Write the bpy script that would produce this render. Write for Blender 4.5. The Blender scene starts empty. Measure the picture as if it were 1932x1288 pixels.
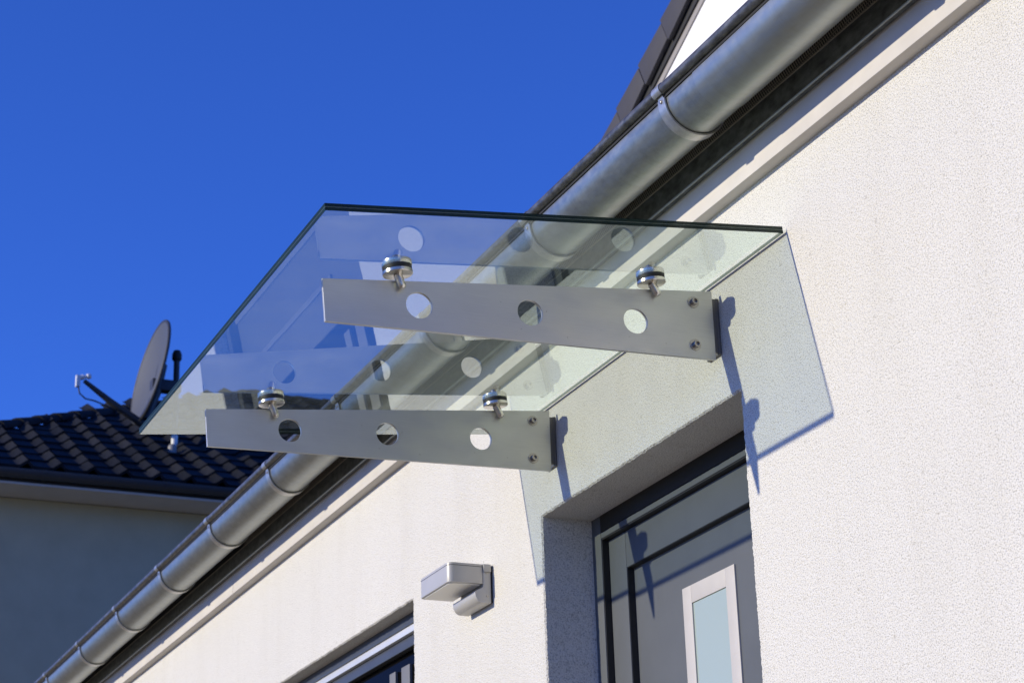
import bpy, bmesh, math, random
from mathutils import Vector, Matrix

random.seed(7)
sc = bpy.context.scene
COL = sc.collection
PI = math.pi

# ------------------------------------------------------------------ camera
# Axes: x along the house wall, -y out of the wall towards the garden, z up.
# z = 0 is the wall edge of the glass canopy; the ground lies at GZ.
GZ = -2.75
CAM = Vector((3.5266, -2.2897, -1.8215))
Rv = Vector((0.40426372, 0.91414036, -0.03030265))
Uv = Vector((0.33754654, -0.1183187, 0.93384315))
Fv = Vector((-0.85007834, 0.38774746, 0.35639687))
cd = bpy.data.cameras.new('camera')
cam = bpy.data.objects.new('camera', cd)
COL.objects.link(cam)
cam.matrix_world = Matrix(((Rv.x, Uv.x, -Fv.x, CAM.x), (Rv.y, Uv.y, -Fv.y, CAM.y), (Rv.z, Uv.z, -Fv.z, CAM.z), (0, 0, 0, 1)))
cd.sensor_width = 36
cd.lens = 71.41
cd.clip_start = 0.05
cd.clip_end = 3000
cd.dof.use_dof = True
cd.dof.focus_distance = 4.6
cd.dof.aperture_fstop = 12.0
sc.camera = cam

# ------------------------------------------------------------------ sky and sun
SUN_TRAVEL = Vector((0.1125, 1.0, -0.3315)).normalized()
SUN_ELEV = math.asin(-SUN_TRAVEL.z)
SUN_ROT = math.atan2(-SUN_TRAVEL.x, -SUN_TRAVEL.y)
w = bpy.data.worlds.new('World')
sc.world = w
w.use_nodes = True
nt = w.node_tree
nt.nodes.clear()
out = nt.nodes.new('ShaderNodeOutputWorld')
bg = nt.nodes.new('ShaderNodeBackground')
sky = nt.nodes.new('ShaderNodeTexSky')
sky.sky_type = 'NISHITA'
sky.sun_disc = False
sky.sun_elevation = SUN_ELEV
sky.sun_rotation = SUN_ROT
sky.altitude = 1500
sky.air_density = 1.0
sky.dust_density = 0.0
sky.ozone_density = 4.0
gam = nt.nodes.new('ShaderNodeMix')
gam.data_type = 'RGBA'; gam.blend_type = 'MULTIPLY'
gam.inputs['Factor'].default_value = 1.0
gam.inputs['B'].default_value = (0.55, 1.00, 2.36, 1)      # the even blue of a polarised clear sky
nt.links.new(sky.outputs['Color'], gam.inputs['A'])
nt.links.new(gam.outputs['Result'], bg.inputs['Color'])
bg.inputs['Strength'].default_value = 0.10
nt.links.new(bg.outputs['Background'], out.inputs['Surface'])

ld = bpy.data.lights.new('sun', 'SUN')
ld.energy = 4.25
ld.angle = math.radians(0.53)
ld.color = (1.0, 0.905, 0.70)
sun = bpy.data.objects.new('sun', ld)
COL.objects.link(sun)
sun.rotation_euler = SUN_TRAVEL.to_track_quat('-Z', 'Y').to_euler()
sun.location = (-2, -12, 8)

sc.view_settings.view_transform = 'Standard'
sc.view_settings.look = 'None'
sc.view_settings.exposure = 0.0
sc.view_settings.gamma = 1.0
sc.view_settings.use_curve_mapping = False
sc.render.engine = 'CYCLES'
sc.cycles.max_bounces = 12
sc.cycles.transparent_max_bounces = 24
sc.cycles.glossy_bounces = 6
sc.cycles.diffuse_bounces = 4
sc.cycles.use_denoising = True

# ------------------------------------------------------------------ materials
def new_mat(name):
    m = bpy.data.materials.new(name)
    m.use_nodes = True
    n = m.node_tree
    return m, n, n.nodes['Principled BSDF'], n.nodes['Material Output']

def ramp(n, src, p0, c0, p1, c1):
    r = n.nodes.new('ShaderNodeValToRGB')
    r.color_ramp.elements[0].position = p0; r.color_ramp.elements[0].color = (*c0, 1)
    r.color_ramp.elements[1].position = p1; r.color_ramp.elements[1].color = (*c1, 1)
    n.links.new(src, r.inputs['Fac'])
    return r.outputs['Color']

def noise(n, scale, detail=3, rough=0.55, vec=None, stretch=None):
    t = n.nodes.new('ShaderNodeTexNoise')
    t.inputs['Scale'].default_value = scale
    t.inputs['Detail'].default_value = detail
    t.inputs['Roughness'].default_value = rough
    if vec is None:
        tc = n.nodes.new('ShaderNodeTexCoord'); vec = tc.outputs['Object']
    if stretch:
        mp = n.nodes.new('ShaderNodeMapping'); mp.inputs['Scale'].default_value = stretch
        n.links.new(vec, mp.inputs['Vector']); vec = mp.outputs['Vector']
    n.links.new(vec, t.inputs['Vector'])
    return t

def mixc(n, a, b, fac=None, mode='MULTIPLY', f=1.0):
    x = n.nodes.new('ShaderNodeMix'); x.data_type = 'RGBA'; x.blend_type = mode
    x.inputs['Factor'].default_value = f
    if fac is not None: n.links.new(fac, x.inputs['Factor'])
    for s, k in ((a, 'A'), (b, 'B')):
        if isinstance(s, tuple): x.inputs[k].default_value = (*s, 1)
        else: n.links.new(s, x.inputs[k])
    return x.outputs['Result']

def bump(n, p, height, strength, dist):
    b = n.nodes.new('ShaderNodeBump')
    b.inputs['Strength'].default_value = strength
    b.inputs['Distance'].default_value = dist
    n.links.new(height, b.inputs['Height'])
    n.links.new(b.outputs['Normal'], p.inputs['Normal'])
    return b

def plain(name, col, rough=0.5, metal=0.0, var=0.0, vs=30, bs=0.0, bscale=200, bd=0.001, spec=0.5):
    m, n, p, o = new_mat(name)
    p.inputs['Base Color'].default_value = (*col, 1)
    p.inputs['Roughness'].default_value = rough
    p.inputs['Metallic'].default_value = metal
    p.inputs['Specular IOR Level'].default_value = spec
    if var:
        t = noise(n, vs, 4)
        c0 = tuple(c * (1 - var) for c in col); c1 = tuple(min(1, c * (1 + var)) for c in col)
        n.links.new(ramp(n, t.outputs['Fac'], 0.3, c0, 0.7, c1), p.inputs['Base Color'])
    if bs:
        t2 = noise(n, bscale, 3)
        bump(n, p, t2.outputs['Fac'], bs, bd)
    return m

def make_plaster(name, col, pit=0.55):
    m, n, p, o = new_mat(name)
    p.inputs['Roughness'].default_value = 0.95
    p.inputs['Specular IOR Level'].default_value = 0.15
    tc = n.nodes.new('ShaderNodeTexCoord'); v = tc.outputs['Object']
    big = noise(n, 0.9, 5, 0.6, v)
    base = ramp(n, big.outputs['Fac'], 0.3, tuple(c * 0.95 for c in col), 0.7, col)
    st = noise(n, 3.0, 5, 0.6, v, (2.2, 1, 0.25))       # faint rain streaks running down
    base = mixc(n, base, ramp(n, st.outputs['Fac'], 0.32, (0.965, 0.96, 0.95), 0.52, (1, 1, 1)))
    g = noise(n, 310, 2, 0.65, v)                      # 3-4 mm grain of the scratched render
    vo = n.nodes.new('ShaderNodeTexVoronoi'); vo.inputs['Scale'].default_value = 240
    n.links.new(v, vo.inputs['Vector'])
    pits = ramp(n, g.outputs['Fac'], 0.36, (pit, pit, pit), 0.50, (1, 1, 1))
    c = mixc(n, base, pits)
    sp = noise(n, 75, 2, 0.5, v)
    c = mixc(n, c, ramp(n, sp.outputs['Fac'], 0.27, (0.80, 0.79, 0.77), 0.36, (1, 1, 1)))
    n.links.new(c, p.inputs['Base Color'])
    ad = n.nodes.new('ShaderNodeMath'); ad.operation = 'MULTIPLY_ADD'
    n.links.new(vo.outputs['Distance'], ad.inputs[0]); ad.inputs[1].default_value = -0.6
    n.links.new(g.outputs['Fac'], ad.inputs[2])
    bump(n, p, ad.outputs['Value'], 0.85, 0.0024)
    return m

def make_zinc(name, col, rough, spangle, metal=0.9):
    m, n, p, o = new_mat(name)
    tc = n.nodes.new('ShaderNodeTexCoord'); v = tc.outputs['Object']
    a = noise(n, 5, 5, 0.6, v, (0.5, 1.6, 1.6))
    b = noise(n, 55, 4, 0.65, v, (0.55, 1, 1))
    c = ramp(n, a.outputs['Fac'], 0.3, tuple(x * 0.90 for x in col), 0.7, tuple(x * 1.06 for x in col))
    c = mixc(n, c, ramp(n, b.outputs['Fac'], 0.32, (1 - spangle,) * 3, 0.66, (1.0,) * 3))
    n.links.new(c, p.inputs['Base Color'])
    st = noise(n, 4, 5, 0.7, v, (9, 0.8, 0.8))           # run marks round the profile
    c = mixc(n, c, ramp(n, st.outputs['Fac'], 0.28, (0.90, 0.895, 0.88), 0.50, (1, 1, 1)))
    n.links.new(c, p.inputs['Base Color'])
    p.inputs['Metallic'].default_value = metal
    rr = n.nodes.new('ShaderNodeMapRange')
    n.links.new(b.outputs['Fac'], rr.inputs['Value'])
    rr.inputs['To Min'].default_value = rough - 0.07; rr.inputs['To Max'].default_value = rough + 0.12
    n.links.new(rr.outputs['Result'], p.inputs['Roughness'])
    d2 = noise(n, 3.2, 3, 0.5, v, (0.35, 2, 2))
    bump(n, p, d2.outputs['Fac'], 0.06, 0.01)
    return m

def make_brushed(name, col, rough, axis=(1, 2, 160)):
    m, n, p, o = new_mat(name)
    tc = n.nodes.new('ShaderNodeTexCoord'); v = tc.outputs['Object']
    a = noise(n, 6, 4, 0.6, v, axis)
    b = noise(n, 4, 4, 0.6, v)
    c = ramp(n, a.outputs['Fac'], 0.25, tuple(x * 0.93 for x in col), 0.75, tuple(min(1, x * 1.05) for x in col))
    c = mixc(n, c, ramp(n, b.outputs['Fac'], 0.3, (0.93, 0.94, 0.95), 0.7, (1, 1, 1)))
    n.links.new(c, p.inputs['Base Color'])
    sp = noise(n, 95, 2, 0.5, v)
    c = mixc(n, c, ramp(n, sp.outputs['Fac'], 0.20, (0.55, 0.53, 0.5), 0.25, (1, 1, 1)))
    n.links.new(c, p.inputs['Base Color'])
    p.inputs['Metallic'].default_value = 0.85
    sm = noise(n, 9, 5, 0.65, v, (1, 1, 2.5))
    rr = n.nodes.new('ShaderNodeMapRange'); n.links.new(sm.outputs['Fac'], rr.inputs['Value'])
    rr.inputs['From Min'].default_value = 0.3; rr.inputs['From Max'].default_value = 0.7
    rr.inputs['To Min'].default_value = rough - 0.09; rr.inputs['To Max'].default_value = rough + 0.10
    n.links.new(rr.outputs['Result'], p.inputs['Roughness'])
    bump(n, p, a.outputs['Fac'], 0.10, 0.0006)
    return m

def make_clear(name, tint):
    m = bpy.data.materials.new(name); m.use_nodes = True
    n = m.node_tree; n.nodes.clear()
    o = n.nodes.new('ShaderNodeOutputMaterial')
    tr = n.nodes.new('ShaderNodeBsdfTransparent'); tr.inputs['Color'].default_value = (*tint, 1)
    # thin film of dust lying on the upper face
    du_ = n.nodes.new('ShaderNodeBsdfTranslucent'); du_.inputs['Color'].default_value = (0.62, 0.72, 0.62, 1)
    ns = noise(n, 5, 7, 0.68, None, (2.4, 0.7, 1)); mr = n.nodes.new('ShaderNodeMapRange')
    mr.inputs['From Min'].default_value = 0.3; mr.inputs['From Max'].default_value = 0.75
    mr.inputs['To Min'].default_value = 0.02; mr.inputs['To Max'].default_value = 0.10
    n.links.new(ns.outputs['Fac'], mr.inputs['Value'])
    mx_ = n.nodes.new('ShaderNodeMixShader')
    n.links.new(mr.outputs['Result'], mx_.inputs['Fac'])
    n.links.new(tr.outputs['BSDF'], mx_.inputs[1]); n.links.new(du_.outputs['BSDF'], mx_.inputs[2])
    n.links.new(mx_.outputs['Shader'], o.inputs['Surface'])
    return m

def make_glass(name, tint, ior=1.52, gain=1.0):
    """flat clear sheet: Fresnel reflection over tinted straight-through transmission"""
    m = bpy.data.materials.new(name); m.use_nodes = True
    n = m.node_tree; n.nodes.clear()
    o = n.nodes.new('ShaderNodeOutputMaterial')
    mix = n.nodes.new('ShaderNodeMixShader')
    tr = n.nodes.new('ShaderNodeBsdfTransparent'); tr.inputs['Color'].default_value = (*tint, 1)
    gl = n.nodes.new('ShaderNodeBsdfGlossy'); gl.inputs['Roughness'].default_value = 0.0
    gl.inputs['Color'].default_value = (0.92, 1.0, 0.95, 1)
    fr = n.nodes.new('ShaderNodeFresnel')
    wv = noise(n, 3.5, 2, 0.5); wb = n.nodes.new('ShaderNodeBump')      # slight waviness of toughened glass
    wb.inputs['Strength'].default_value = 0.014; wb.inputs['Distance'].default_value = 0.006
    n.links.new(wv.outputs['Fac'], wb.inputs['Height']); n.links.new(wb.outputs['Normal'], gl.inputs['Normal'])
    geo = n.nodes.new('ShaderNodeNewGeometry')
    mr = n.nodes.new('ShaderNodeMapRange')              # same reflectance from both sides of a face
    mr.inputs['To Min'].default_value = ior; mr.inputs['To Max'].default_value = 1 / ior
    n.links.new(geo.outputs['Backfacing'], mr.inputs['Value'])
    n.links.new(mr.outputs['Result'], fr.inputs['IOR'])
    gn = n.nodes.new('ShaderNodeMath'); gn.operation = 'MULTIPLY'; gn.use_clamp = True
    n.links.new(fr.outputs['Fac'], gn.inputs[0]); gn.inputs[1].default_value = gain
    n.links.new(gn.outputs['Value'], mix.inputs['Fac'])
    n.links.new(tr.outputs['BSDF'], mix.inputs[1]); n.links.new(gl.outputs['BSDF'], mix.inputs[2])
    n.links.new(mix.outputs['Shader'], o.inputs['Surface'])
    return m

M = {}
M['plaster'] = make_plaster('white_scratch_render', (0.722, 0.704, 0.642))
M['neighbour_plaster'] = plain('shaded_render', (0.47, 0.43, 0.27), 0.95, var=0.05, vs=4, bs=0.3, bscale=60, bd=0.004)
M['gable_paint'] = plain('gable_paint', (0.82, 0.81, 0.79), 0.9, var=0.02, vs=3)
M['board'] = plain('white_eave_board', (0.585, 0.555, 0.51), 0.8, var=0.06, vs=9, bs=0.2, bscale=120, bd=0.0008)
M['zinc'] = make_zinc('weathered_zinc', (0.38, 0.40, 0.37), 0.38, 0.17)
M['zinc_new'] = make_zinc('smooth_zinc', (0.385, 0.405, 0.375), 0.38, 0.04)
M['zinc_bead'] = make_zinc('bead_zinc', (0.24, 0.235, 0.215), 0.42, 0.55)
M['strap'] = make_zinc('galvanised_strap', (0.60, 0.59, 0.54), 0.38, 0.2)
M['fascia'] = make_zinc('dark_fascia_metal', (0.20, 0.21, 0.195), 0.5, 0.6, 0.5)
M['mesh'] = plain('mesh_metal', (0.50, 0.44, 0.36), 0.5, 0.2)
M['steel'] = make_brushed('brushed_steel', (0.575, 0.575, 0.54), 0.45)
M['dark_steel'] = plain('dull_steel', (0.17, 0.165, 0.16), 0.55, 0.5)
M['polished'] = plain('polished_steel', (0.66, 0.63, 0.57), 0.24, 1.0, var=0.05, vs=40)
M['bolt'] = plain('bolt_steel', (0.42, 0.40, 0.38), 0.3, 1.0, var=0.15, vs=300)
M['black'] = plain('black_rubber', (0.012, 0.012, 0.012), 0.6)
# a coated laminate: the reflection of both faces is carried by the lower one
M['glass'] = make_glass('canopy_glass', (0.93, 0.975, 0.945), 1.52, 2.0)
M['glass_top'] = make_clear('canopy_glass_top', (0.93, 0.98, 0.95))
M['glass_edge'] = plain('glass_edge', (0.009, 0.026, 0.015), 0.45, 0.0, var=0.25, vs=14, spec=0.2)
M['glass_edge'].node_tree.nodes['Principled BSDF'].inputs['Alpha'].default_value = 0.88   # lets part of the light through
M['interlayer'] = plain('interlayer_edge', (0.10, 0.13, 0.09), 0.35, 0.0)
M['anthracite'] = plain('anthracite_door', (0.104, 0.113, 0.122), 0.55, 0.0, var=0.06, vs=6, bs=0.12, bscale=500, bd=0.0004, spec=0.22)
M['door_rim'] = plain('door_profile', (0.13, 0.14, 0.16), 0.4, 0.0)
M['satin'] = plain('satin_steel_trim', (0.50, 0.475, 0.44), 0.6, 0.15, var=0.03, vs=20)
M['frosted'] = plain('frosted_pane', (0.35, 0.42, 0.375), 0.16, 0.0, spec=0.6)
M['head'] = plain('frame_head_shade', (0.024, 0.022, 0.018), 0.6, spec=0.2)  # near-black colour paints the lintel's shadow across the frame head
M['window_frame'] = plain('window_frame', (0.055, 0.06, 0.065), 0.4, 0.0, var=0.08, vs=10)
M['alu'] = plain('pale_aluminium', (0.62, 0.63, 0.63), 0.42, 0.3, var=0.04, vs=10)
M['bar'] = plain('grey_glazing_bar', (0.17, 0.17, 0.16), 0.5)
M['panel'] = plain('satin_window_panel', (0.125, 0.13, 0.125), 0.25, 0.0, var=0.1, vs=3)
M['pane_dark'] = plain('dark_window_glass', (0.004, 0.004, 0.004), 0.08, 0.0, spec=0.02)
M['lamp'] = plain('silver_lamp', (0.46, 0.45, 0.42), 0.42, 0.2, var=0.03, vs=20)
M['lamp_under'] = plain('lamp_diffuser', (0.80, 0.78, 0.70), 0.5)
M['sensor'] = plain('dark_sensor', (0.03, 0.03, 0.03), 0.35)
def make_tile():
    m, n, p, o = new_mat('dark_glazed_tile')
    oi = n.nodes.new('ShaderNodeObjectInfo')
    c = ramp(n, oi.outputs['Random'], 0.0, (0.015, 0.016, 0.018), 1.0, (0.030, 0.031, 0.034))
    t = noise(n, 14, 4, 0.6)
    c = mixc(n, c, ramp(n, t.outputs['Fac'], 0.3, (0.7, 0.7, 0.68), 0.7, (1.1, 1.1, 1.1)))
    n.links.new(c, p.inputs['Base Color'])
    p.inputs['Roughness'].default_value = 0.6
    p.inputs['Specular IOR Level'].default_value = 0.04
    return m
M['tile'] = make_tile()
M['tile_brown'] = plain('brown_verge_tile', (0.044, 0.042, 0.048), 0.7, 0.0, var=0.12, vs=5)
M['dark_trim'] = plain('dark_trim', (0.02, 0.02, 0.022), 0.6)
M['trim'] = plain('grey_trim', (0.30, 0.28, 0.26), 0.7)
M['ngutter'] = plain('dark_gutter', (0.03, 0.034, 0.038), 0.5)
M['nsoffit'] = plain('soffit_board', (0.52, 0.51, 0.47), 0.7, var=0.05, vs=6)
M['dish'] = plain('dish_paint', (0.074, 0.080, 0.092), 0.55, 0.1, var=0.04, vs=8)
M['dish_dark'] = plain('dish_bracket', (0.03, 0.032, 0.035), 0.5)
M['lnb'] = plain('lnb_plastic', (0.72, 0.72, 0.70), 0.5)
M['pipe'] = plain('vent_pipe', (0.22, 0.21, 0.20), 0.5)
M['ground'] = plain('ground', (0.25, 0.205, 0.13), 0.95, 0.0, var=0.22, vs=2.5, bs=0.4, bscale=40, bd=0.01)
M['step'] = plain('stone_step', (0.36, 0.35, 0.33), 0.85, 0.0, var=0.1, vs=8)

# ------------------------------------------------------------------ builders
class MB:
    def __init__(s): s.v = []; s.f = []
    def quad(s, a, b, c, d):
        i = len(s.v); s.v += [tuple(a), tuple(b), tuple(c), tuple(d)]; s.f.append((i, i + 1, i + 2, i + 3)); return s
    def box(s, x0, x1, y0, y1, z0, z1):
        i = len(s.v)
        s.v += [(x, y, z) for x in (x0, x1) for y in (y0, y1) for z in (z0, z1)]
        for f in ((0, 1, 3, 2), (4, 6, 7, 5), (0, 4, 5, 1), (2, 3, 7, 6), (0, 2, 6, 4), (1, 5, 7, 3)):
            s.f.append(tuple(i + k for k in f))
        return s
    def prism(s, poly, axis, a0, a1):
        """poly: 2D points; axis 'x' -> points are (y,z); 'y' -> (x,z)"""
        def P(p, a): return (a, p[0], p[1]) if axis == 'x' else ((p[0], a, p[1]) if axis == 'y' else (p[0], p[1], a))
        i = len(s.v); n = len(poly)
        s.v += [P(p, a0) for p in poly] + [P(p, a1) for p in poly]
        s.f.append(tuple(range(i + n - 1, i - 1, -1))); s.f.append(tuple(range(i + n, i + 2 * n)))
        for k in range(n):
            s.f.append((i + k, i + (k + 1) % n, i + n + (k + 1) % n, i + n + k))
        return s
    def tube(s, pts, r, seg=14, caps=True):
        pts = [Vector(p) for p in pts]; rs = r if isinstance(r, (list, tuple)) else [r] * len(pts)
        base = len(s.v); prev = None
        for k, p in enumerate(pts):
            t = (pts[min(k + 1, len(pts) - 1)] - pts[max(k - 1, 0)]).normalized()
            if prev is None:
                u = t.orthogonal().normalized()
            else:
                u = (prev - t * prev.dot(t)).normalized()
            prev = u; v = t.cross(u)
            for j in range(seg):
                a = 2 * PI * j / seg
                s.v.append(tuple(p + (u * math.cos(a) + v * math.sin(a)) * rs[k]))
        for k in range(len(pts) - 1):
            for j in range(seg):
                a = base + k * seg + j; b = base + k * seg + (j + 1) % seg
                s.f.append((a, b, b + seg, a + seg))
        if caps:
            s.f.append(tuple(base + j for j in range(seg - 1, -1, -1)))
            e = base + (len(pts) - 1) * seg
            s.f.append(tuple(e + j for j in range(seg)))
        return s
    def lathe(s, prof, origin, axis, seg=32):
        """prof: (radius, height along axis)"""
        ax = Vector(axis).normalized(); u = ax.orthogonal().normalized(); v = ax.cross(u); o = Vector(origin)
        b = len(s.v)
        for r, h in prof:
            for j in range(seg):
                a = 2 * PI * j / seg
                s.v.append(tuple(o + ax * h + (u * math.cos(a) + v * math.sin(a)) * r))
        for k in range(len(prof) - 1):
            for j in range(seg):
                p = b + k * seg + j; q = b + k * seg + (j + 1) % seg
                s.f.append((p, q, q + seg, p + seg))
        s.f.append(tuple(b + j for j in range(seg - 1, -1, -1)))
        e = b + (len(prof) - 1) * seg
        s.f.append(tuple(e + j for j in range(seg)))
        return s
    def mesh(s, name, bevel=0.0, seg=2, smooth=True, angle=35):
        me = bpy.data.meshes.new(name)
        me.from_pydata(s.v, [], s.f)
        bm = bmesh.new(); bm.from_mesh(me)
        bmesh.ops.recalc_face_normals(bm, faces=bm.faces)
        if bevel:
            es = [e for e in bm.edges if len(e.link_faces) == 2 and e.calc_face_angle(0) > math.radians(40)]
            bmesh.ops.bevel(bm, geom=es, offset=bevel, segments=seg, profile=0.6, affect='EDGES', clamp_overlap=True)
        bm.to_mesh(me); bm.free()
        if smooth: smooth_mesh(me, min(angle, 20) if bevel else angle)
        return me

def smooth_mesh(me, angle=35):
    me.polygons.foreach_set('use_smooth', [True] * len(me.polygons))
    try:
        me.set_sharp_from_angle(angle=math.radians(angle))
    except Exception:
        pass
    me.update()

def put(name, me, mat, parent=None):
    o = bpy.data.objects.new(name, me)
    COL.objects.link(o)
    if mat is not None:
        me.materials.clear(); me.materials.append(M[mat])
    if parent is not None:
        o.parent = parent
        o.matrix_parent_inverse = PINV[parent.name]
    return o

PINV = {}
def reg(o, loc=(0, 0, 0)):
    PINV[o.name] = Matrix.Translation(-Vector(loc))

def part(name, mb, mat, parent, bevel=0.0, seg=2, smooth=True, angle=35):
    o = put(name, mb.mesh(name, bevel, seg, smooth, angle), mat, parent)
    reg(o, PLOC.get(parent.name, (0, 0, 0)))
    PLOC[o.name] = PLOC.get(parent.name, (0, 0, 0))
    PINV[o.name] = Matrix.Identity(4)
    return o

PLOC = {}
def thing(name, loc, label, cat, group=None):
    o = bpy.data.objects.new(name, None)
    COL.objects.link(o)
    o.location = loc
    o.empty_display_size = 0.1
    o['label'] = label; o['category'] = cat
    if group: o['group'] = group
    PLOC[o.name] = tuple(loc)
    PINV[o.name] = Matrix.Translation(-Vector(loc))
    return o

def copy_part(src, parent, off=(0, 0, 0), rot=None):
    c = src.copy(); COL.objects.link(c)
    c.parent = parent
    c.location = src.location + Vector(off)
    PINV[c.name] = Matrix.Identity(4); PLOC[c.name] = (0, 0, 0)
    return c

# ------------------------------------------------------------------ ground
g = MB().quad((-400, -400, GZ), (400, -400, GZ), (400, 400, GZ), (-400, 400, GZ))
go = put('ground', g.mesh('ground', smooth=False), 'ground'); go['kind'] = 'structure'

# ------------------------------------------------------------------ own house
XL, XR = -11.5, 5.5
WT = 0.174                           # wall top = underside of the eave board
DX0, DX1, DZ0, DZ1, DD = -1.337, -0.246, -2.45, -0.287, 0.1525
WX0, WX1, WZ0, WZ1, WD = -3.86, -2.306, -2.45, -0.290, 0.060
house = thing('house', (-3, 0, GZ), 'white rendered house wall with grey front door, dark window and eave', 'house')

def edge_band(x0, x1, z0, z1, depth, off=0.05, step=0.004, jit=0.0007):
    """front border and reveal of an opening, with the crumbly arris of scratched render"""
    m = MB(); pts = []
    def seg(a, b, n):
        L = math.dist(a, b); k = max(2, int(L / step))
        for i in range(k):
            t = i / k
            pts.append((a[0] + (b[0] - a[0]) * t, a[1] + (b[1] - a[1]) * t, n[0], n[1]))
    seg((x0, z0), (x0, z1), (-1, 0))
    i1 = len(pts); seg((x0, z1), (x1, z1), (0, 1)); pts[i1] = (x0, z1, -1, 1)
    i2 = len(pts); seg((x1, z1), (x1, z0), (1, 0)); pts[i2] = (x1, z1, 1, 1)
    pts.append((x1, z0, 1, 0))
    sm = 0; rows = []
    for (x, z, nx, nz) in pts:
        sm = 0.55 * sm + random.gauss(0, jit)
        j = max(-0.003, min(0.003, sm)); y1 = 0.0015 + abs(random.gauss(0, 0.0012))
        rows.append(((x + nx * off, 0, z + nz * off), (x + nx * (0.004 + j), random.gauss(0, 0.0004), z + nz * (0.004 + j)),
                     (x + nx * j, y1 + 0.002, z + nz * j), (x, 0.012, z), (x, depth + 0.02, z)))
    b = len(m.v)
    for r in rows: m.v += r
    k = 5
    for i in range(len(rows) - 1):
        for q in range(k - 1):
            m.f.append((b + i * k + q, b + (i + 1) * k + q, b + (i + 1) * k + q + 1, b + i * k + q + 1))
    return m

o_ = 0.05
wall = MB()
def wq(x0, x1, z0, z1):
    wall.quad((x0, 0, z0), (x1, 0, z0), (x1, 0, z1), (x0, 0, z1))
wq(XL, WX0 - o_, GZ - .05, WT); wq(WX1 + o_, DX0 - o_, GZ - .05, WT); wq(DX1 + o_, XR, GZ - .05, WT)
wq(WX0 - o_, WX1 + o_, WZ1 + o_, WT); wq(DX0 - o_, DX1 + o_, DZ1 + o_, WT)
wq(WX0 - o_, WX1 + o_, GZ - .05, WZ0); wq(DX0 - o_, DX1 + o_, GZ - .05, DZ0)
for bnd in (edge_band(WX0, WX1, WZ0, WZ1, WD), edge_band(DX0, DX1, DZ0, DZ1, DD)):
    k = len(wall.v); wall.v += bnd.v; wall.f += [tuple(i + k for i in f) for f in bnd.f]
# side and rear walls, so that the house is a solid body
HB = 7.0
wall.quad((XL, 0, GZ), (XL, HB, GZ), (XL, HB, WT), (XL, 0, WT))
wall.quad((XR, 0, GZ), (XR, 0, WT), (XR, HB, WT), (XR, HB, GZ))
wall.quad((XL, HB, GZ), (XR, HB, GZ), (XR, HB, WT), (XL, HB, WT))
wme = bpy.data.meshes.new('wall'); wme.from_pydata(wall.v, [], wall.f)
smooth_mesh(wme, 25)
wallo = put('wall', wme, 'plaster', house)

# eave: white board, dark metal fascia with drip lip, insect mesh, added drip sheet, roof
for xa, xb in ((XL, -4.2015), (-4.1985, XR)):
    part('eave_board', MB().box(xa, xb, -0.033, 0.02, WT, 0.300), 'board', house, 0.002)
fa = part('fascia', MB().box(XL, XR, -0.050, -0.036, 0.254, 0.315), 'fascia', house)
part('drip_lip', MB().tube([(XL, -0.0515, 0.2535), (XR, -0.0515, 0.2535)], 0.0032, 8), 'zinc', house)
# expanded-metal insect strip: diagonal wires, too fine to pick apart
ms = MB(); p_ = 0.0085; zA, zB = 0.315, 0.372; hh = zB - zA; sh = hh * 0.62; th = 0.0012
x = -4.0
while x < 2.2:
    for sgn in (1, -1):
        x0 = x if sgn > 0 else x + sh
        x1 = x0 + sgn * sh
        y = -0.0475 - (0.0012 if sgn > 0 else 0.0)
        ms.quad((x0 - th, y, zA), (x0 + th, y, zA), (x1 + th, y, zB), (x1 - th, y, zB))
    x += p_
mo = part('insect_mesh', ms, 'mesh', house, smooth=False); mo['kind'] = 'stuff'
part('mesh_rail', MB().box(XL, XR, -0.0505, -0.0462, 0.3125, 0.3165), 'mesh', house)
part('eave_batten', MB().box(XL, XR, -0.028, 0.02, 0.302, 0.392), 'dark_trim', house)
part('added_drip_sheet', MB().prism([(-0.145, 0.3515), (-0.1435, 0.3515), (-0.094, 0.398), (0.06, 0.482), (0.06, 0.4835), (-0.095, 0.3995)], 'x', XL, XR), 'zinc', house)  # unseen sheet, added and shaped to let only a sliver of sun through
tp30 = math.tan(math.radians(30))
roof = MB()
cols = int((XR - XL) / 0.155)
for c in range(cols + 1):
    xx = XL + c * 0.155; h = 0.022 if c % 2 else 0.0
    for yy in (-0.155, 4.2, HB + 0.3):
        zz = 0.415 + (yy + 0.155) * tp30 if yy <= 4.2 else 0.415 + (4.355) * tp30 - (yy - 4.2) * tp30
        roof.v.append((xx, yy, zz + h))
for c in range(cols):
    for r in range(2):
        a = c * 3 + r; roof.f.append((a, a + 3, a + 4, a + 1))
ro = part('roof', roof, 'tile', house)
so = ro.modifiers.new('thick', 'SOLIDIFY'); so.thickness = 0.02; so.offset = 1

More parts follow.
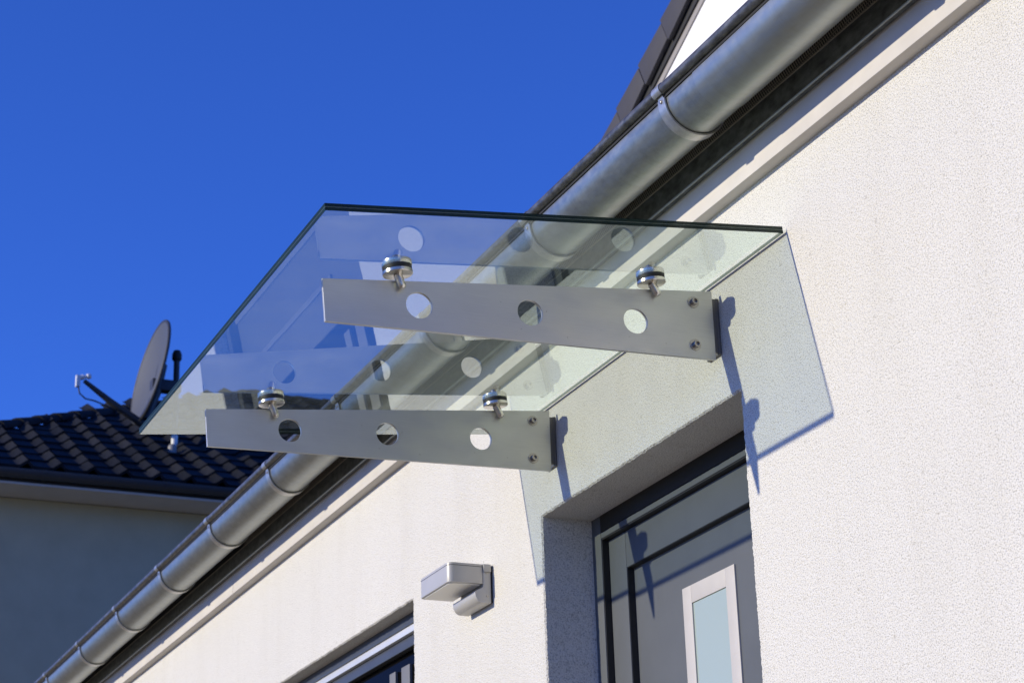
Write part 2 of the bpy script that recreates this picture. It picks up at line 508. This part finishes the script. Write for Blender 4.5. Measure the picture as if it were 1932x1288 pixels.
# front door
door = part('door', MB().box(DX0 - .0, DX1 + .0, 0.262, 0.30, DZ0, DZ1), 'anthracite', house)
FW = 0.052
fr = MB()
fr.box(DX0 - .002, DX0 + FW, DD, 0.24, DZ0, DZ1 + .004).box(DX1 - FW, DX1 + .002, DD, 0.24, DZ0, DZ1 + .004)
fr.box(DX0 + FW + .0005, DX1 - FW - .0005, DD + .0005, 0.24, DZ1 - 0.064, DZ1 - 0.0475)
part('door_frame', fr, 'anthracite', door, 0.0025)
part('frame_head_shade', MB().box(DX0 + FW + .0005, DX1 - FW - .0005, DD - .0005, 0.24, DZ1 - 0.047, DZ1 + .004), 'head', door, 0.002)  # upper band of the frame, coloured as if under the lintel's shadow
lx0, lx1, lz1 = DX0 + FW + 0.003, DX1 - FW - 0.003, DZ1 - 0.068
LY = DD + 0.022
px0, px1, pz1 = -1.184, -1.184 + 2 * (1.184 - 0.7915), -0.455
lf = MB()
lf.box(lx0, px0, LY, 0.25, DZ0 + .01, lz1).box(px1, lx1, LY, 0.25, DZ0 + .01, lz1).box(px0 + .0003, px1 - .0003, LY + .0003, 0.25, pz1, lz1)
lf.box(px0 + .0003, px1 - .0003, LY + .0003, 0.25, DZ0 + .01, DZ0 + 0.14)
part('door_leaf', lf, 'anthracite', door, 0.0025)
PY = LY + 0.022
sx0, sx1, sz1, sz0 = -0.918, -0.652, -0.577, -2.15
part('door_panel', MB().box(px0 + .001, px1 - .001, PY, 0.245, DZ0 + 0.141, pz1 - .001), 'anthracite', door)
tr = MB(); bw = 0.046
tr.box(sx0, sx0 + bw, PY - 0.005, PY + .004, sz0, sz1).box(sx1 - bw, sx1, PY - 0.005, PY + .004, sz0, sz1)
tr.box(sx0 + bw, sx1 - bw, PY - 0.0048, PY + .004, sz1 - bw, sz1).box(sx0 + bw, sx1 - bw, PY - 0.0048, PY + .004, sz0, sz0 + bw)
part('pane_trim', tr, 'satin', door, 0.0012)
dp = part('door_pane', MB().box(sx0 + bw + .0005, sx1 - bw - .0005, PY - 0.001, PY + .003, sz0 + bw + .0005, sz1 - bw - .0005), 'frosted', door)
dp['label'] = 'pale blue frosted glass pane in the door'
sl = MB().box(DX0 + FW + .0005, DX0 + FW + 0.0026, DD + 0.003, 0.24, DZ0, lz1).box(DX1 - FW - .0026, DX1 - FW - .0005, DD + 0.003, 0.24, DZ0, lz1)
sl.box(DX0 + FW + .0027, DX1 - FW - .0027, DD + 0.003, 0.24, lz1 + .0006, lz1 + .0036)
part('door_step_shade', sl, 'black', door)  # black strips paint the shade on the frame's step faces
s3 = MB().box(px0 + .0003, px0 + .0012, LY + 0.003, PY + .001, DZ0 + .14, pz1).box(px1 - .0012, px1 - .0003, LY + 0.003, PY + .001, DZ0 + .14, pz1)
s3.box(px0 + .0013, px1 - .0013, LY + 0.003, PY + .001, pz1 - .0012, pz1 - .0002)
part('panel_step_shade', s3, 'black', door)  # thin black strips darken the recess steps round the panel as shade
part('door_handle', MB().tube([(-0.40, LY, -1.35), (-0.40, LY - 0.05, -1.35), (-0.40, LY - 0.05, -1.9), (-0.40, LY, -1.9)], 0.012), 'polished', door)
part('doorstep', MB().box(DX0 - 0.25, DX1 + 0.25, -1.1, -0.002, GZ, DZ0 - .01), 'step', house, 0.006)

# window to the left of the door
win = part('window', MB().box(WX0, WX1, 0.105, 0.125, WZ0, WZ1), 'pane_dark', house)
wf = MB()
wf.box(WX0 - .002, WX1 + .002, WD, 0.15, WZ1 - 0.036, WZ1 + .004)
wf.box(WX0 - .002, WX0 + 0.05, WD + .0004, 0.15, WZ0, WZ1 - 0.0365).box(WX1 - 0.045, WX1 + .002, WD + .0004, 0.15, WZ0, WZ1 - 0.0365)
part('frame', wf, 'window_frame', win, 0.002)
part('shutter_rail', MB().box(WX0 + .051, WX1 - .046, WD + 0.004, 0.10, WZ1 - 0.060, WZ1 - 0.037), 'alu', win, 0.002)
part('sash_rail', MB().box(WX0 + .051, WX1 - .046, WD + 0.018, 0.104, WZ1 - 0.098, WZ1 - 0.0605), 'window_frame', win, 0.004)
for xa, xb in ((-2.77, -2.715), (-2.66, -2.585)):
    part('mullion', MB().box(xa, xb, 0.094, 0.104, -0.76, -0.432), 'bar', win, 0.001)
part('lower_panel', MB().box(WX0 + .052, WX1 - .047, 0.098, 0.1045, WZ0, -0.815), 'panel', win)
part('transom', MB().box(WX0 + .051, -2.772, 0.090, 0.0975, -0.985, -0.965), 'bar', win, 0.001)
part('transom', MB().box(WX0 + .051, -2.772, 0.090, 0.0975, -1.20, -1.175), 'bar', win, 0.001)

# ------------------------------------------------------------------ rain gutter
GY, GZc, GR = -0.166, 0.334, 0.075
gut = thing('rain_gutter', (-3, GY, GZc - GR), 'half-round grey zinc rain gutter with rolled bead along the eave', 'gutter')
def arc(r, a0, a1, n, cy=GY, cz=GZc):
    return [(cy + r * math.cos(a0 + (a1 - a0) * i / n), cz + r * math.sin(a0 + (a1 - a0) * i / n)) for i in range(n + 1)]
def sheet(poly_out, poly_in, xa, xb, nx=1):
    return MB().prism(poly_out + poly_in[::-1], 'x', xa, xb)
def trough(xa, xb, r):
    po = [(GY - r, GZc + 0.018)] + arc(r, PI, 2 * PI, 40) + [(GY + r, GZc + 0.022)]
    pi = [(GY - r + .0012, GZc + 0.018)] + arc(r - .0012, PI, 2 * PI, 40) + [(GY + r - .0012, GZc + 0.022)]
    m = MB()
    n = max(1, int((xb - xa) / 0.25)); k = len(po)
    for i in range(n + 1):
        xx = xa + (xb - xa) * i / n
        m.v += [(xx, a, b) for a, b in po] + [(xx, a, b) for a, b in pi]
    K = 2 * k
    for i in range(n):
        for q in range(k - 1):
            a = i * K + q; m.f.append((a, a + 1, a + 1 + K, a + K))
            a = i * K + k + q; m.f.append((a, a + K, a + 1 + K, a + 1))
        m.f.append((i * K, i * K + K, i * K + K + k, i * K + k))
        m.f.append((i * K + k - 1, i * K + 2 * k - 1, i * K + K + 2 * k - 1, i * K + K + k - 1))
    for e in (0, n):
        for q in range(k - 1):
            a = e * K + q; m.f.append((a, a + 1, a + 1 + k, a + k))
    return m
part('trough', trough(XL, 0.09, GR), 'zinc', gut, angle=50)
part('trough', trough(0.05, XR, GR + .0016), 'zinc_new', gut, angle=50)
BY, BZ, BR = GY - GR - 0.006, GZc + 0.021, 0.0135
part('bead', MB().tube([(XL + i * (XR - XL) / 60, BY, BZ) for i in range(61)], BR, 20), 'zinc_bead', gut)
part('bead_slot_shade', MB().box(XL, XR, GY - GR - 0.0035, GY - GR - 0.0008, GZc + 0.0005, BZ - BR + 0.004), 'black', gut)  # solid black strip paints the shaded gap below the bead
strap_x = [-0.075 - 0.745 * k for k in range(15)] + [0.67, 1.415, 2.16, 2.9, 3.65, 4.4, 5.1]
sw = 0.031
r1, r2 = GR + 0.0022, GR + 0.0062
proto = None
for sx in strap_x:
    if proto is None:
        po = arc(r2, PI * 1.0, PI * 2.0, 40); pi_ = arc(r1, PI * 1.0, PI * 2.0, 40)
        m = MB().prism(po + pi_[::-1], 'x', -sw, 0)
        # front spring that hooks over the bead
        hk = [(BY + (BR + .0022) * math.cos(a), BZ + (BR + .0022) * math.sin(a)) for a in [PI * (0.2 + 1.15 * i / 16) for i in range(17)]]
        hi = [(BY + (BR + .0006) * math.cos(a), BZ + (BR + .0006) * math.sin(a)) for a in [PI * (0.2 + 1.15 * i / 16) for i in range(17)]]
        m.prism(hk + hi[::-1], 'x', -sw - .002, 0.002)
        m.prism([(GY - r2, GZc), (GY - r1, GZc), (GY - r1 + .001, GZc + .012), (BY + .002, BZ - BR - .0005), (BY - .003, BZ - BR - .0022), (GY - r2 - .001, GZc + .004)], 'x', -sw + .004, -.004)
        proto = part('gutter_strap', m, 'strap', gut, angle=40)
        sc_ = part('screw', MB().lathe([(0.0045, 0), (0.0042, 0.002), (0.002, 0.003)], (-sw / 2, GY - r2 - .0005, GZc - 0.006), (0, -1, 0), 10), 'bolt', proto)
        proto.location.x = sx; sc_.location.x = 0
    else:
        c = copy_part(proto, gut); c.location.x = sx
        c.matrix_parent_inverse = proto.matrix_parent_inverse.copy()
        s2 = copy_part(sc_, c); s2.location = sc_.location; s2.matrix_parent_inverse = sc_.matrix_parent_inverse.copy()

# ------------------------------------------------------------------ glass canopy
can = thing('glass_canopy', (-0.75, -0.02, 0), 'clear glass door canopy on two perforated steel brackets', 'canopy')
TILT = math.radians(6.008)
ey = Vector((0, -math.cos(TILT), -math.sin(TILT)))     # out from the wall, falling
en = Vector((0, -math.sin(TILT), math.cos(TILT)))      # up out of the glass
G0 = Vector((0, -0.0092, 0.0))
GL, GD, GT = 1.5, 1.079, 0.0165
def gp(x, s, h): return G0 + Vector((x, 0, 0)) + ey * s + en * h
gm = MB()
gm.quad(gp(-GL, 0, 0), gp(0, 0, 0), gp(0, GD, 0), gp(-GL, GD, 0))
gm.quad(gp(-GL, 0, GT), gp(-GL, GD, GT), gp(0, GD, GT), gp(0, 0, GT))
gme = bpy.data.meshes.new('glass_pane'); gme.from_pydata(gm.v, [], gm.f); gme.update()
gpo = put('glass_pane', gme, 'glass', can)
gme.materials.append(M['glass_top']); gme.polygons[1].material_index = 1
def edge_ring(h0, h1, inset, name, mat):
    m = MB(); e = 0.0012 - inset
    a0, a1, s0, s1 = -GL - e, e, -e, GD + e
    def bx(xa, xb, sa, sb):
        i = len(m.v)
        for xx in (xa, xb):
            for ss in (sa, sb):
                for h in (h0, h1): m.v.append(tuple(gp(xx, ss, h)))
        for f in ((0, 1, 3, 2), (4, 6, 7, 5), (0, 4, 5, 1), (2, 3, 7, 6), (0, 2, 6, 4), (1, 5, 7, 3)): m.f.append(tuple(i + q for q in f))
    t = 0.0011
    bx(a1 - t, a1, s0, s1); bx(a0, a0 + t, s0, s1); bx(a0 + t, a1 - t, s1 - t, s1); bx(a0 + t, a1 - t, s0, s0 + t) if h0 < 0.005 else None
    return part(name, m, mat, can, smooth=False)
edge_ring(0.0004, 0.0073, 0, 'ply_edge', 'glass_edge')
edge_ring(0.0077, 0.0088, 0.0003, 'interlayer', 'interlayer')
edge_ring(0.0092, GT - .0004, 0, 'ply_edge', 'glass_edge')

# perforated bracket plate (y,z outline)
def plate_mesh(name):
    cu = bpy.data.curves.new(name, 'CURVE'); cu.dimensions = '2D'; cu.fill_mode = 'BOTH'
    cu.extrude = 0.0036; cu.bevel_depth = 0.0005; cu.bevel_resolution = 1
    def poly(pts):
        s = cu.splines.new('POLY'); s.points.add(len(pts) - 1); s.use_cyclic_u = True
        for p, q in zip(s.points, pts): p.co = (q[0], q[1], 0, 1)
    poly([(-0.985, -0.126), (-0.978, -0.2234), (-0.0232, -0.1945), (-0.0232, -0.0243)])
    for cy, cz in ((-0.762, -0.1585), (-0.495, -0.140), (-0.2285, -0.125)):
        poly([(cy + 0.0312 * math.cos(-2 * PI * i / 48), cz + 0.0312 * math.sin(-2 * PI * i / 48)) for i in range(48)])
    to = bpy.data.objects.new('tmp', cu); COL.objects.link(to)
    dg = bpy.context.evaluated_depsgraph_get()
    me = bpy.data.meshes.new_from_object(to.evaluated_get(dg))
    bpy.data.objects.remove(to); bpy.data.curves.remove(cu)
    me.transform(Matrix(((0, 0, 1, 0), (1, 0, 0, 0), (0, 1, 0, 0), (0, 0, 0, 1))))   # (a,b,c) -> x=c, y=a, z=b
    smooth_mesh(me, 14)
    me.name = name
    return me
pm = plate_mesh('bracket')

def fixing(x, s, xb, zend, yend):
    """one point fixing: discs clamping the glass, gasket, bent stem into the bracket face"""
    c = gp(x, s, 0)
    low = MB().lathe([(0.029, -0.0140), (0.0325, -0.0133), (0.0335, -0.0120), (0.0335, -0.0056), (0.0328, -0.0048), (0.012, -0.0048)], c, en, 40)
    f = part('point_fixing', low, 'polished', can, angle=30)
    part('gasket', MB().lathe([(0.030, -0.0047), (0.0325, -0.0045), (0.0325, 0.0062), (0.01, 0.0062)], c, en, 40), 'black', f)
    part('cover_disc', MB().lathe([(0.012, .0063), (0.0330, .0064), (0.0335, .0074), (0.0335, .0175), (0.032, .0190), (0.0105, .0195), (0.0105, .0255), (0.0085, .031), (0.004, .0338), (0.001, .0342)], c, en, 40), 'polished', f, angle=30)
    # stem: straight pin down beside the plate, rounded end, short bolt into the plate
    top = c - en * 0.0130
    end = Vector((xb + 0.0105, yend, zend)); d_ = (end - top)
    pts = [top, top + d_ * 0.5, top + d_ * 0.80, top + d_ * 0.90, top + d_ * 0.97, end]
    part('stem', MB().tube(pts, [0.0098, 0.0098, 0.0098, 0.0088, 0.0062, 0.002], 18), 'polished', f, angle=60)
    part('stem_bolt', MB().tube([(xb + 0.0105, top.y * .3 + yend * .7, zend + 0.010), (xb - 0.0005, top.y * .3 + yend * .7, zend + 0.010)], 0.006, 12), 'bolt', f)
    return f

for k, xb in enumerate((-0.305, -1.213)):
    b = put('bracket', pm, 'steel', can)
    b.location = (xb - 0.0041, 0, 0)
    PLOC[b.name] = (0, 0, 0)
    # parts of this bracket, in the bracket's own frame
    PINV[b.name] = Matrix.Identity(4)
    for (by, bz) in ((-0.074, -0.058), (-0.0755, -0.1645)):
        h = 0.0041
        bo = part('bolt', MB().lathe([(0.0145, h), (0.0145, h + .0018), (0.0088, h + .0019), (0.0088, h + .0105), (0.0080, h + .0118), (0.0052, h + .0118), (0.0050, h + .0060), (0.0005, h + .0060)], (0, by, bz), (1, 0, 0), 24), 'bolt', b, angle=30)
    wp = MB().box(-0.062, -0.0045, -0.0085, -0.0008, -0.176, -0.036).box(-0.0125, -0.0046, -0.115, -0.0087, -0.172, -0.038)
    part('wall_angle', wp, 'dark_steel', b, 0.001)
    part('wall_bolt', MB().lathe([(0.011, 0), (0.011, 0.006), (0.009, 0.008)], (-0.038, -0.0085, -0.06), (0, -1, 0), 6), 'bolt', b)
    part('wall_bolt', MB().lathe([(0.011, 0), (0.011, 0.006), (0.009, 0.008)], (-0.038, -0.0085, -0.16), (0, -1, 0), 6), 'bolt', b)
fixing(-0.2945, 0.812, -0.305, -0.1300, -0.804)
fixing(-0.2945, 0.180, -0.305, -0.0600, -0.171)
fixing(-1.2025, 0.812, -1.213, -0.1330, -0.802)
fixing(-1.2025, 0.180, -1.213, -0.0640, -0.170)

# ------------------------------------------------------------------ wall lamp
lamp = thing('wall_lamp', (-1.76, 0, -0.45), 'silver box-shaped wall lamp on a curved base between window and door', 'wall lamp')
def rbox(x0, x1, y0, y1, z0, z1, r, n=6):
    """box with the two outer vertical edges rounded"""
    p = [(x0, y1), (x0, y0 + r)]
    p += [(x0 + r - r * math.cos(PI / 2 * i / n), y0 + r - r * math.sin(PI / 2 * i / n)) for i in range(1, n + 1)]
    p += [(x1 - r + r * math.sin(PI / 2 * i / n), y0 + r - r * math.cos(PI / 2 * i / n)) for i in range(0, n + 1)]
    p += [(x1, y1)]
    return MB().prism(p, 'z', z0, z1)
part('lamp_head', rbox(-1.906, -1.680, -0.137, -0.031, -0.3945, -0.337, 0.018), 'lamp', lamp, 0.0015)
part('diffuser', rbox(-1.893, -1.690, -0.130, -0.036, -0.3972, -0.3944, 0.013), 'lamp_under', lamp)
# base block: flat under the head, then scooping out to a rounded nose
prof = [(-0.007, -0.336), (-0.0305, -0.336), (-0.0305, -0.398)]
prof += [(-0.0305 - 0.026 * math.sin(PI / 2 * i / 6) ** 2, -0.402 - 0.018 * i / 6) for i in range(1, 7)]
prof += [(-0.0565 + 0.022 * (1 - math.cos(PI / 2 * i / 7)) , -0.420 - 0.030 * math.sin(PI / 2 * i / 7)) for i in range(1, 8)]
prof += [(-0.007, -0.4505)]
part('lamp_base', MB().prism(prof, 'x', -1.846, -1.6785), 'lamp', lamp, 0.0012)
part('base_cap', MB().box(-1.6783, -1.6735, -0.0300, -0.007, -0.360, -0.338), 'lamp', lamp, 0.001)
part('cover_seam', rbox(-1.9064, -1.6796, -0.1374, -0.0312, -0.3455, -0.3440, 0.0184), 'sensor', lamp)
for zz in (-0.362, -0.430):
    part('screw', MB().lathe([(0.0035, 0), (0.0033, 0.0012), (0.0015, 0.0016)], (-1.6785, -0.019, zz), (1, 0, 0), 12), 'bolt', lamp)
part('wall_plate', MB().box(-1.842, -1.6820, -0.007, 0.0, -0.447, -0.340), 'black', lamp)

# ------------------------------------------------------------------ neighbour's house with hipped roof
NX, NZ = -14.5, 3.873
NP = math.radians(28.5); NT = math.tan(NP)
YC = -0.66                                   # eave corner where the hip starts
RUN = 5.25                                   # eave to ridge
NYE = 14.0
nb = thing('neighbour_house', (-19, 5, GZ), 'shaded neighbouring house with dark hipped pantile roof', 'house')
nw = MB()
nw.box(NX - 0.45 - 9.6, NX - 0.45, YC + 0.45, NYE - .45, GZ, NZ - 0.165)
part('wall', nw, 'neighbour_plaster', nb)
part('soffit', MB().box(NX - 0.449, NX - 0.005, YC, NYE, NZ - 0.160, NZ - 0.140), 'nsoffit', nb)
dk = MB()
c0, c1 = (NX, YC, NZ), (NX - 2 * RUN, YC, NZ)
a0, a1 = (NX - RUN, YC + RUN, NZ + RUN * NT), (NX - RUN, NYE - RUN, NZ + RUN * NT)
e0, e1 = (NX, NYE, NZ), (NX - 2 * RUN, NYE, NZ)
dn = 0.03
dk.v = [tuple(Vector(p) - Vector((0, 0, dn))) for p in (c0, c1, a0, a1, e0, e1)]
dk.f = [(0, 4, 3, 2), (1, 2, 3, 5), (0, 2, 1), (4, 5, 3)]
part('roof', dk, 'dark_trim', nb, smooth=False)
# half-round dark gutter
gpr = [(NX + 0.055 + 0.065 * math.cos(PI + PI * i / 16), NZ - 0.045 + 0.075 * math.sin(PI + PI * i / 16)) for i in range(17)]
part('gutter', MB().prism(gpr, 'y', YC - 0.1, NYE), 'ngutter', nb)
part('fascia_board', MB().box(NX - 0.02, NX - 0.0105, YC, NYE, NZ - 0.158, NZ - 0.02), 'ngutter', nb)
for yy in (1.15, 2.3, 0.0, 3.45):
    part('gutter_strap', MB().prism([(NX + 0.055 + 0.071 * math.cos(PI + PI * i / 16), NZ - 0.045 + 0.081 * math.sin(PI + PI * i / 16)) for i in range(17)], 'y', yy - 0.016, yy + 0.016), 'ngutter', nb)

# pantile: local x across (0..TW), local y up the slope (0..TLn), z relief
TW, TG, TLn = 0.308, 0.340, 0.415
def pantile():
    m = MB(); n = 10
    def h(u):
        t = u / TW
        return 0.056 * math.exp(-((t - 0.30) / 0.125) ** 2) + 0.002
    for r, (yy, lift) in enumerate(((0, -0.022), (0, 0.012), (TLn, -0.012))):
        for i in range(n + 1):
            u = TW * 1.04 * i / n
            m.v.append((u, yy, h(u) + lift))
    for r in range(2):
        for i in range(n):
            a = r * (n + 1) + i; m.f.append((a, a + 1, a + n + 2, a + n + 1))
    me = bpy.data.meshes.new('roof_tile'); me.from_pydata(m.v, [], m.f)
    smooth_mesh(me, 40)
    return me
ptm = pantile()
ptm.materials.append(M['tile'])
# local axes in the world: across = +y, up the slope = (-cos,0,sin), normal = (sin,0,cos)
ax, ay, az = Vector((0, 1, 0)), Vector((-math.cos(NP), 0, math.sin(NP))), Vector((math.sin(NP), 0, math.cos(NP)))
nrow = int(RUN / math.cos(NP) / TG) + 1
tiles = []
for r in range(nrow):
    s = -0.035 + r * TG; run = s * math.cos(NP)
    c = 0
    while True:
        yy = YC + 0.02 + c * TW; c += 1
        if yy > 8.6: break
        if yy + TW * 0.75 < YC + run + 0.06: continue
        tiles.append((yy, s))
vis = sorted(tiles, key=lambda t: (t[0] > 6.6, t[1]))
for i, (yy, s) in enumerate(vis[:300]):
    o = bpy.data.objects.new('roof_tile', ptm); COL.objects.link(o); o.parent = nb
    p = Vector((NX, yy, NZ)) + ay * s + az * (0.012 + random.gauss(0, 0.003)) + ax * random.gauss(0, 0.003)
    o.matrix_parent_inverse = PINV[nb.name]
    o.matrix_basis = Matrix(((ax.x, ay.x, az.x, p.x), (ax.y, ay.y, az.y, p.y), (ax.z, ay.z, az.z, p.z), (0, 0, 0, 1)))
rest = vis[300:]
if rest:
    m = MB()
    for yy, s in rest:
        p = Vector((NX, yy, NZ)) + ay * s + az * 0.012; k = len(m.v)
        m.v += [tuple(p + ax * v.co.x + ay * v.co.y + az * v.co.z) for v in ptm.vertices]
        m.f += [tuple(k + q for q in f.vertices) for f in ptm.polygons]
    ro2 = part('roof_tile_field', m, 'tile', nb); ro2['kind'] = 'stuff'
# hip and ridge cap tiles
def cap_mesh():
    m = MB(); n = 10; L = 0.42
    for yy, r in ((0, 0.105), (L, 0.082)):
        for i in range(n + 1):
            a = -0.15 + (PI + 0.3) * i / n
            m.v.append((r * math.cos(a), yy, r * 0.8 * math.sin(a)))
    for yy, r in ((0, 0.088),):
        for i in range(n + 1):
            a = -0.15 + (PI + 0.3) * i / n
            m.v.append((r * math.cos(a), yy, r * 0.8 * math.sin(a)))
    for i in range(n):
        m.f.append((i, i + 1, n + 2 + i, n + 1 + i)); m.f.append((i, 2 * (n + 1) + i, 2 * (n + 1) + i + 1, i + 1))
    me = bpy.data.meshes.new('hip_tile'); me.from_pydata(m.v, [], m.f); smooth_mesh(me, 40); me.materials.append(M['tile'])
    return me
cpm = cap_mesh()
def caps(p0, p1, name, maxn=99):
    p0, p1 = Vector(p0), Vector(p1); t = (p1 - p0).normalized(); side = t.cross(Vector((0, 0, 1))).normalized(); up = side.cross(t)
    n = min(maxn, int((p1 - p0).length / 0.36))
    for i in range(n + 1):
        o = bpy.data.objects.new(name, cpm); COL.objects.link(o); o.parent = nb
        o.matrix_parent_inverse = PINV[nb.name]
        p = p0 + t * (i * 0.36 - 0.03) + up * 0.005
        o.matrix_basis = Matrix(((side.x, t.x, up.x, p.x), (side.y, t.y, up.y, p.y), (side.z, t.z, up.z, p.z), (0, 0, 0, 1)))
caps(c0, a0, 'hip_tile'); caps(a0, a1, 'ridge_tile', 12)
# vent pipe on the roof
def roof_pt(yy, run, h=0.0): return Vector((NX - run, yy, NZ + run * NT + h))
vp = roof_pt(2.68, 1.26)
part('roof_vent', MB().lathe([(0.045, -0.06), (0.046, 0.06), (0.042, 0.085), (0.026, 0.102), (0.005, 0.108)], vp, (0, 0, 1), 18), 'pipe', nb)

# ------------------------------------------------------------------ satellite dish
DXp = -16.0
mx, my = -16.05, 2.775
mz = NZ + (NX - mx) * NT
dish = thing('satellite_dish', (mx, my, mz), 'grey satellite dish with receiver arm on the dark neighbouring roof', 'satellite dish')
h_, e_ = math.radians(3.0), math.radians(10.5)
dnm = Vector((math.sin(h_) * math.cos(e_), -math.cos(h_) * math.cos(e_), math.sin(e_)))
ds = dnm.cross(Vector((0, 0, 1))).normalized(); du = ds.cross(dnm)
dc = Vector((DXp, 2.475, 5.505))
RA, RB = 0.56, 0.51
dm = MB(); NR, NA = 8, 44
for side_ in (0, 1):
    for r in range(NR + 1):
        for a in range(NA):
            q = r / NR; an = 2 * PI * a / NA
            dep = 0.075 * (q * q - 1) - 0.006 * side_
            dm.v.append(tuple(dc + ds * (RB * q * math.cos(an)) + du * (RA * q * math.sin(an)) + dnm * dep))
    b = side_ * (NR + 1) * NA
    for r in range(NR):
        for a in range(NA):
            p, q2 = b + r * NA + a, b + r * NA + (a + 1) % NA
            dm.f.append((p, q2, q2 + NA, p + NA))
part('reflector', dm, 'dish', dish, angle=60)
rim = [dc + ds * (RB * math.cos(2 * PI * a / 60)) + du * (RA * math.sin(2 * PI * a / 60)) - dnm * 0.014 for a in range(61)]
part('rim', MB().tube(rim, 0.018, 8), 'dish_dark', dish)
part('mast', MB().tube([(mx, my, mz - 0.1), (mx, my, 5.72)], 0.032, 16), 'dish_dark', dish)
part('sunlit_mast_foot', MB().tube([(mx, my, mz - 0.02), (mx, my, mz + 0.14)], 0.034, 16), 'lnb', dish)  # pale sleeve colours the mast foot as if lit by the sun
part('mast_cap', MB().lathe([(0.042, 0), (0.052, 0.02), (0.052, 0.07), (0.034, 0.11), (0.004, 0.122)], (mx, my, 5.68), (0, 0, 1), 18), 'black', dish)
part('clamp', MB().box(DXp - 0.09, DXp + 0.04, dc.y + 0.03, my + 0.035, 5.31, 5.43), 'dish_dark', dish, 0.008)
part('back_rib', MB().tube([dc - dnm * 0.07 - du * 0.52, dc - dnm * 0.12 - du * 0.2, dc - dnm * 0.12 + du * 0.12], 0.05, 10), 'dish_dark', dish)
lnbp = Vector((DXp + 0.02, 1.80, 5.32))
armb = dc - du * 0.57 - dnm * 0.03
part('arm', MB().tube([armb - dnm * 0.12, armb, armb.lerp(lnbp, 0.5) + Vector((0, 0, -.015)), lnbp], [0.042, 0.042, 0.036, 0.022], 12), 'dish_dark', dish)
ld_ = (dc - lnbp).normalized()
part('receiver', MB().lathe([(0.016, -0.070), (0.025, -0.066), (0.027, -0.01), (0.018, 0.0), (0.016, 0.03), (0.028, 0.034), (0.028, 0.062), (0.024, 0.068)], lnbp + Vector((0, 0, 0.04)), ld_, 20), 'lnb', dish)
part('receiver_body', MB().box(lnbp.x - 0.025, lnbp.x + 0.025, lnbp.y - 0.085, lnbp.y - 0.042, lnbp.z - 0.075, lnbp.z + 0.05), 'lnb', dish, 0.008)
part('cable', MB().tube([lnbp + Vector((0, -.055, -.07)), lnbp + Vector((0, -.04, -.14)), lnbp + Vector((0, .02, -.19)), lnbp + Vector((0, .12, -.205)), lnbp.lerp(armb, .55) + Vector((0, 0, -.06)), lnbp.lerp(armb, .7)], 0.008, 8), 'dish_dark', dish)

# ------------------------------------------------------------------ gabled house behind the eave
gb = thing('gabled_house', (-3, 5, GZ), 'bright white gable with brown tiled verge behind the gutter', 'house')
VY = 2.90
SL = 0.47
def vz(x): return 4.21 + SL * (x + 5.47)
AX = -1.2                                     # apex
gx0 = -8.4
gx1 = AX + (AX - gx0)
gw = MB().prism([(gx0 + .3, GZ), (gx1 - .3, GZ), (gx1 - .3, vz(gx0 + .3) - 0.26), (AX, vz(AX) - 0.26), (gx0 + .3, vz(gx0 + .3) - 0.26)], 'y', VY + 0.055, VY + 7)
part('wall', gw, 'gable_paint', gb, smooth=False)
ca = math.atan(SL)
tl = 0.335
n = int((AX - gx0) / math.cos(ca) / tl)
vt = None
tdir = Vector((math.cos(ca), 0, math.sin(ca)))
j0 = -5.61
for s_ in (1, -1):
    for i in range(n + 1):
        xs = j0 - 8 * tl * math.cos(ca) + i * tl * math.cos(ca)
        if xs + tl * math.cos(ca) > AX: break
        if vt is None:
            m = MB().prism([(0.0, -0.178), (tl - 0.004, -0.160), (tl - 0.004, -0.012), (0.0, 0.012)], 'y', 0, 0.03)
            m.prism([(0.0, -0.014), (tl + 0.012, -0.028), (tl + 0.012, -0.008), (0.0, 0.008)], 'y', 0.0305, 0.32)
            vtm = m.mesh('verge_tile', 0.004); vtm.materials.append(M['tile_brown']); vt = True
        o = bpy.data.objects.new('verge_tile', vtm); COL.objects.link(o); o.parent = gb
        o.matrix_parent_inverse = PINV[gb.name]
        if s_ == 1:
            o.matrix_basis = Matrix.Translation((xs, VY + random.gauss(0, .002), vz(xs))) @ Matrix.Rotation(-ca, 4, 'Y')
        else:
            o.matrix_basis = Matrix.Translation((2 * AX - xs, VY + random.gauss(0, .002), vz(xs))) @ Matrix.Rotation(ca, 4, 'Y') @ Matrix.Scale(-1, 4, (1, 0, 0))
def strip(dz0, dz1, y0, y1, name, mat):
    m = MB()
    m.prism([(gx0, vz(gx0) + dz0), (AX, vz(AX) + dz0), (AX, vz(AX) + dz1), (gx0, vz(gx0) + dz1)], 'y', y0, y1)
    m.prism([(gx1, vz(gx0) + dz0), (gx1, vz(gx0) + dz1), (AX, vz(AX) + dz1), (AX, vz(AX) + dz0)], 'y', y0, y1)
    return part(name, m, mat, gb, smooth=False)
strip(-0.235, -0.045, VY + 0.034, VY + 0.05, 'barge_board', 'dark_trim')
strip(-0.285, -0.237, VY + 0.046, VY + 0.0548, 'verge_trim', 'trim')
strip(-0.045, -0.03, VY + 0.31, VY + 7.2, 'roof', 'tile_brown')
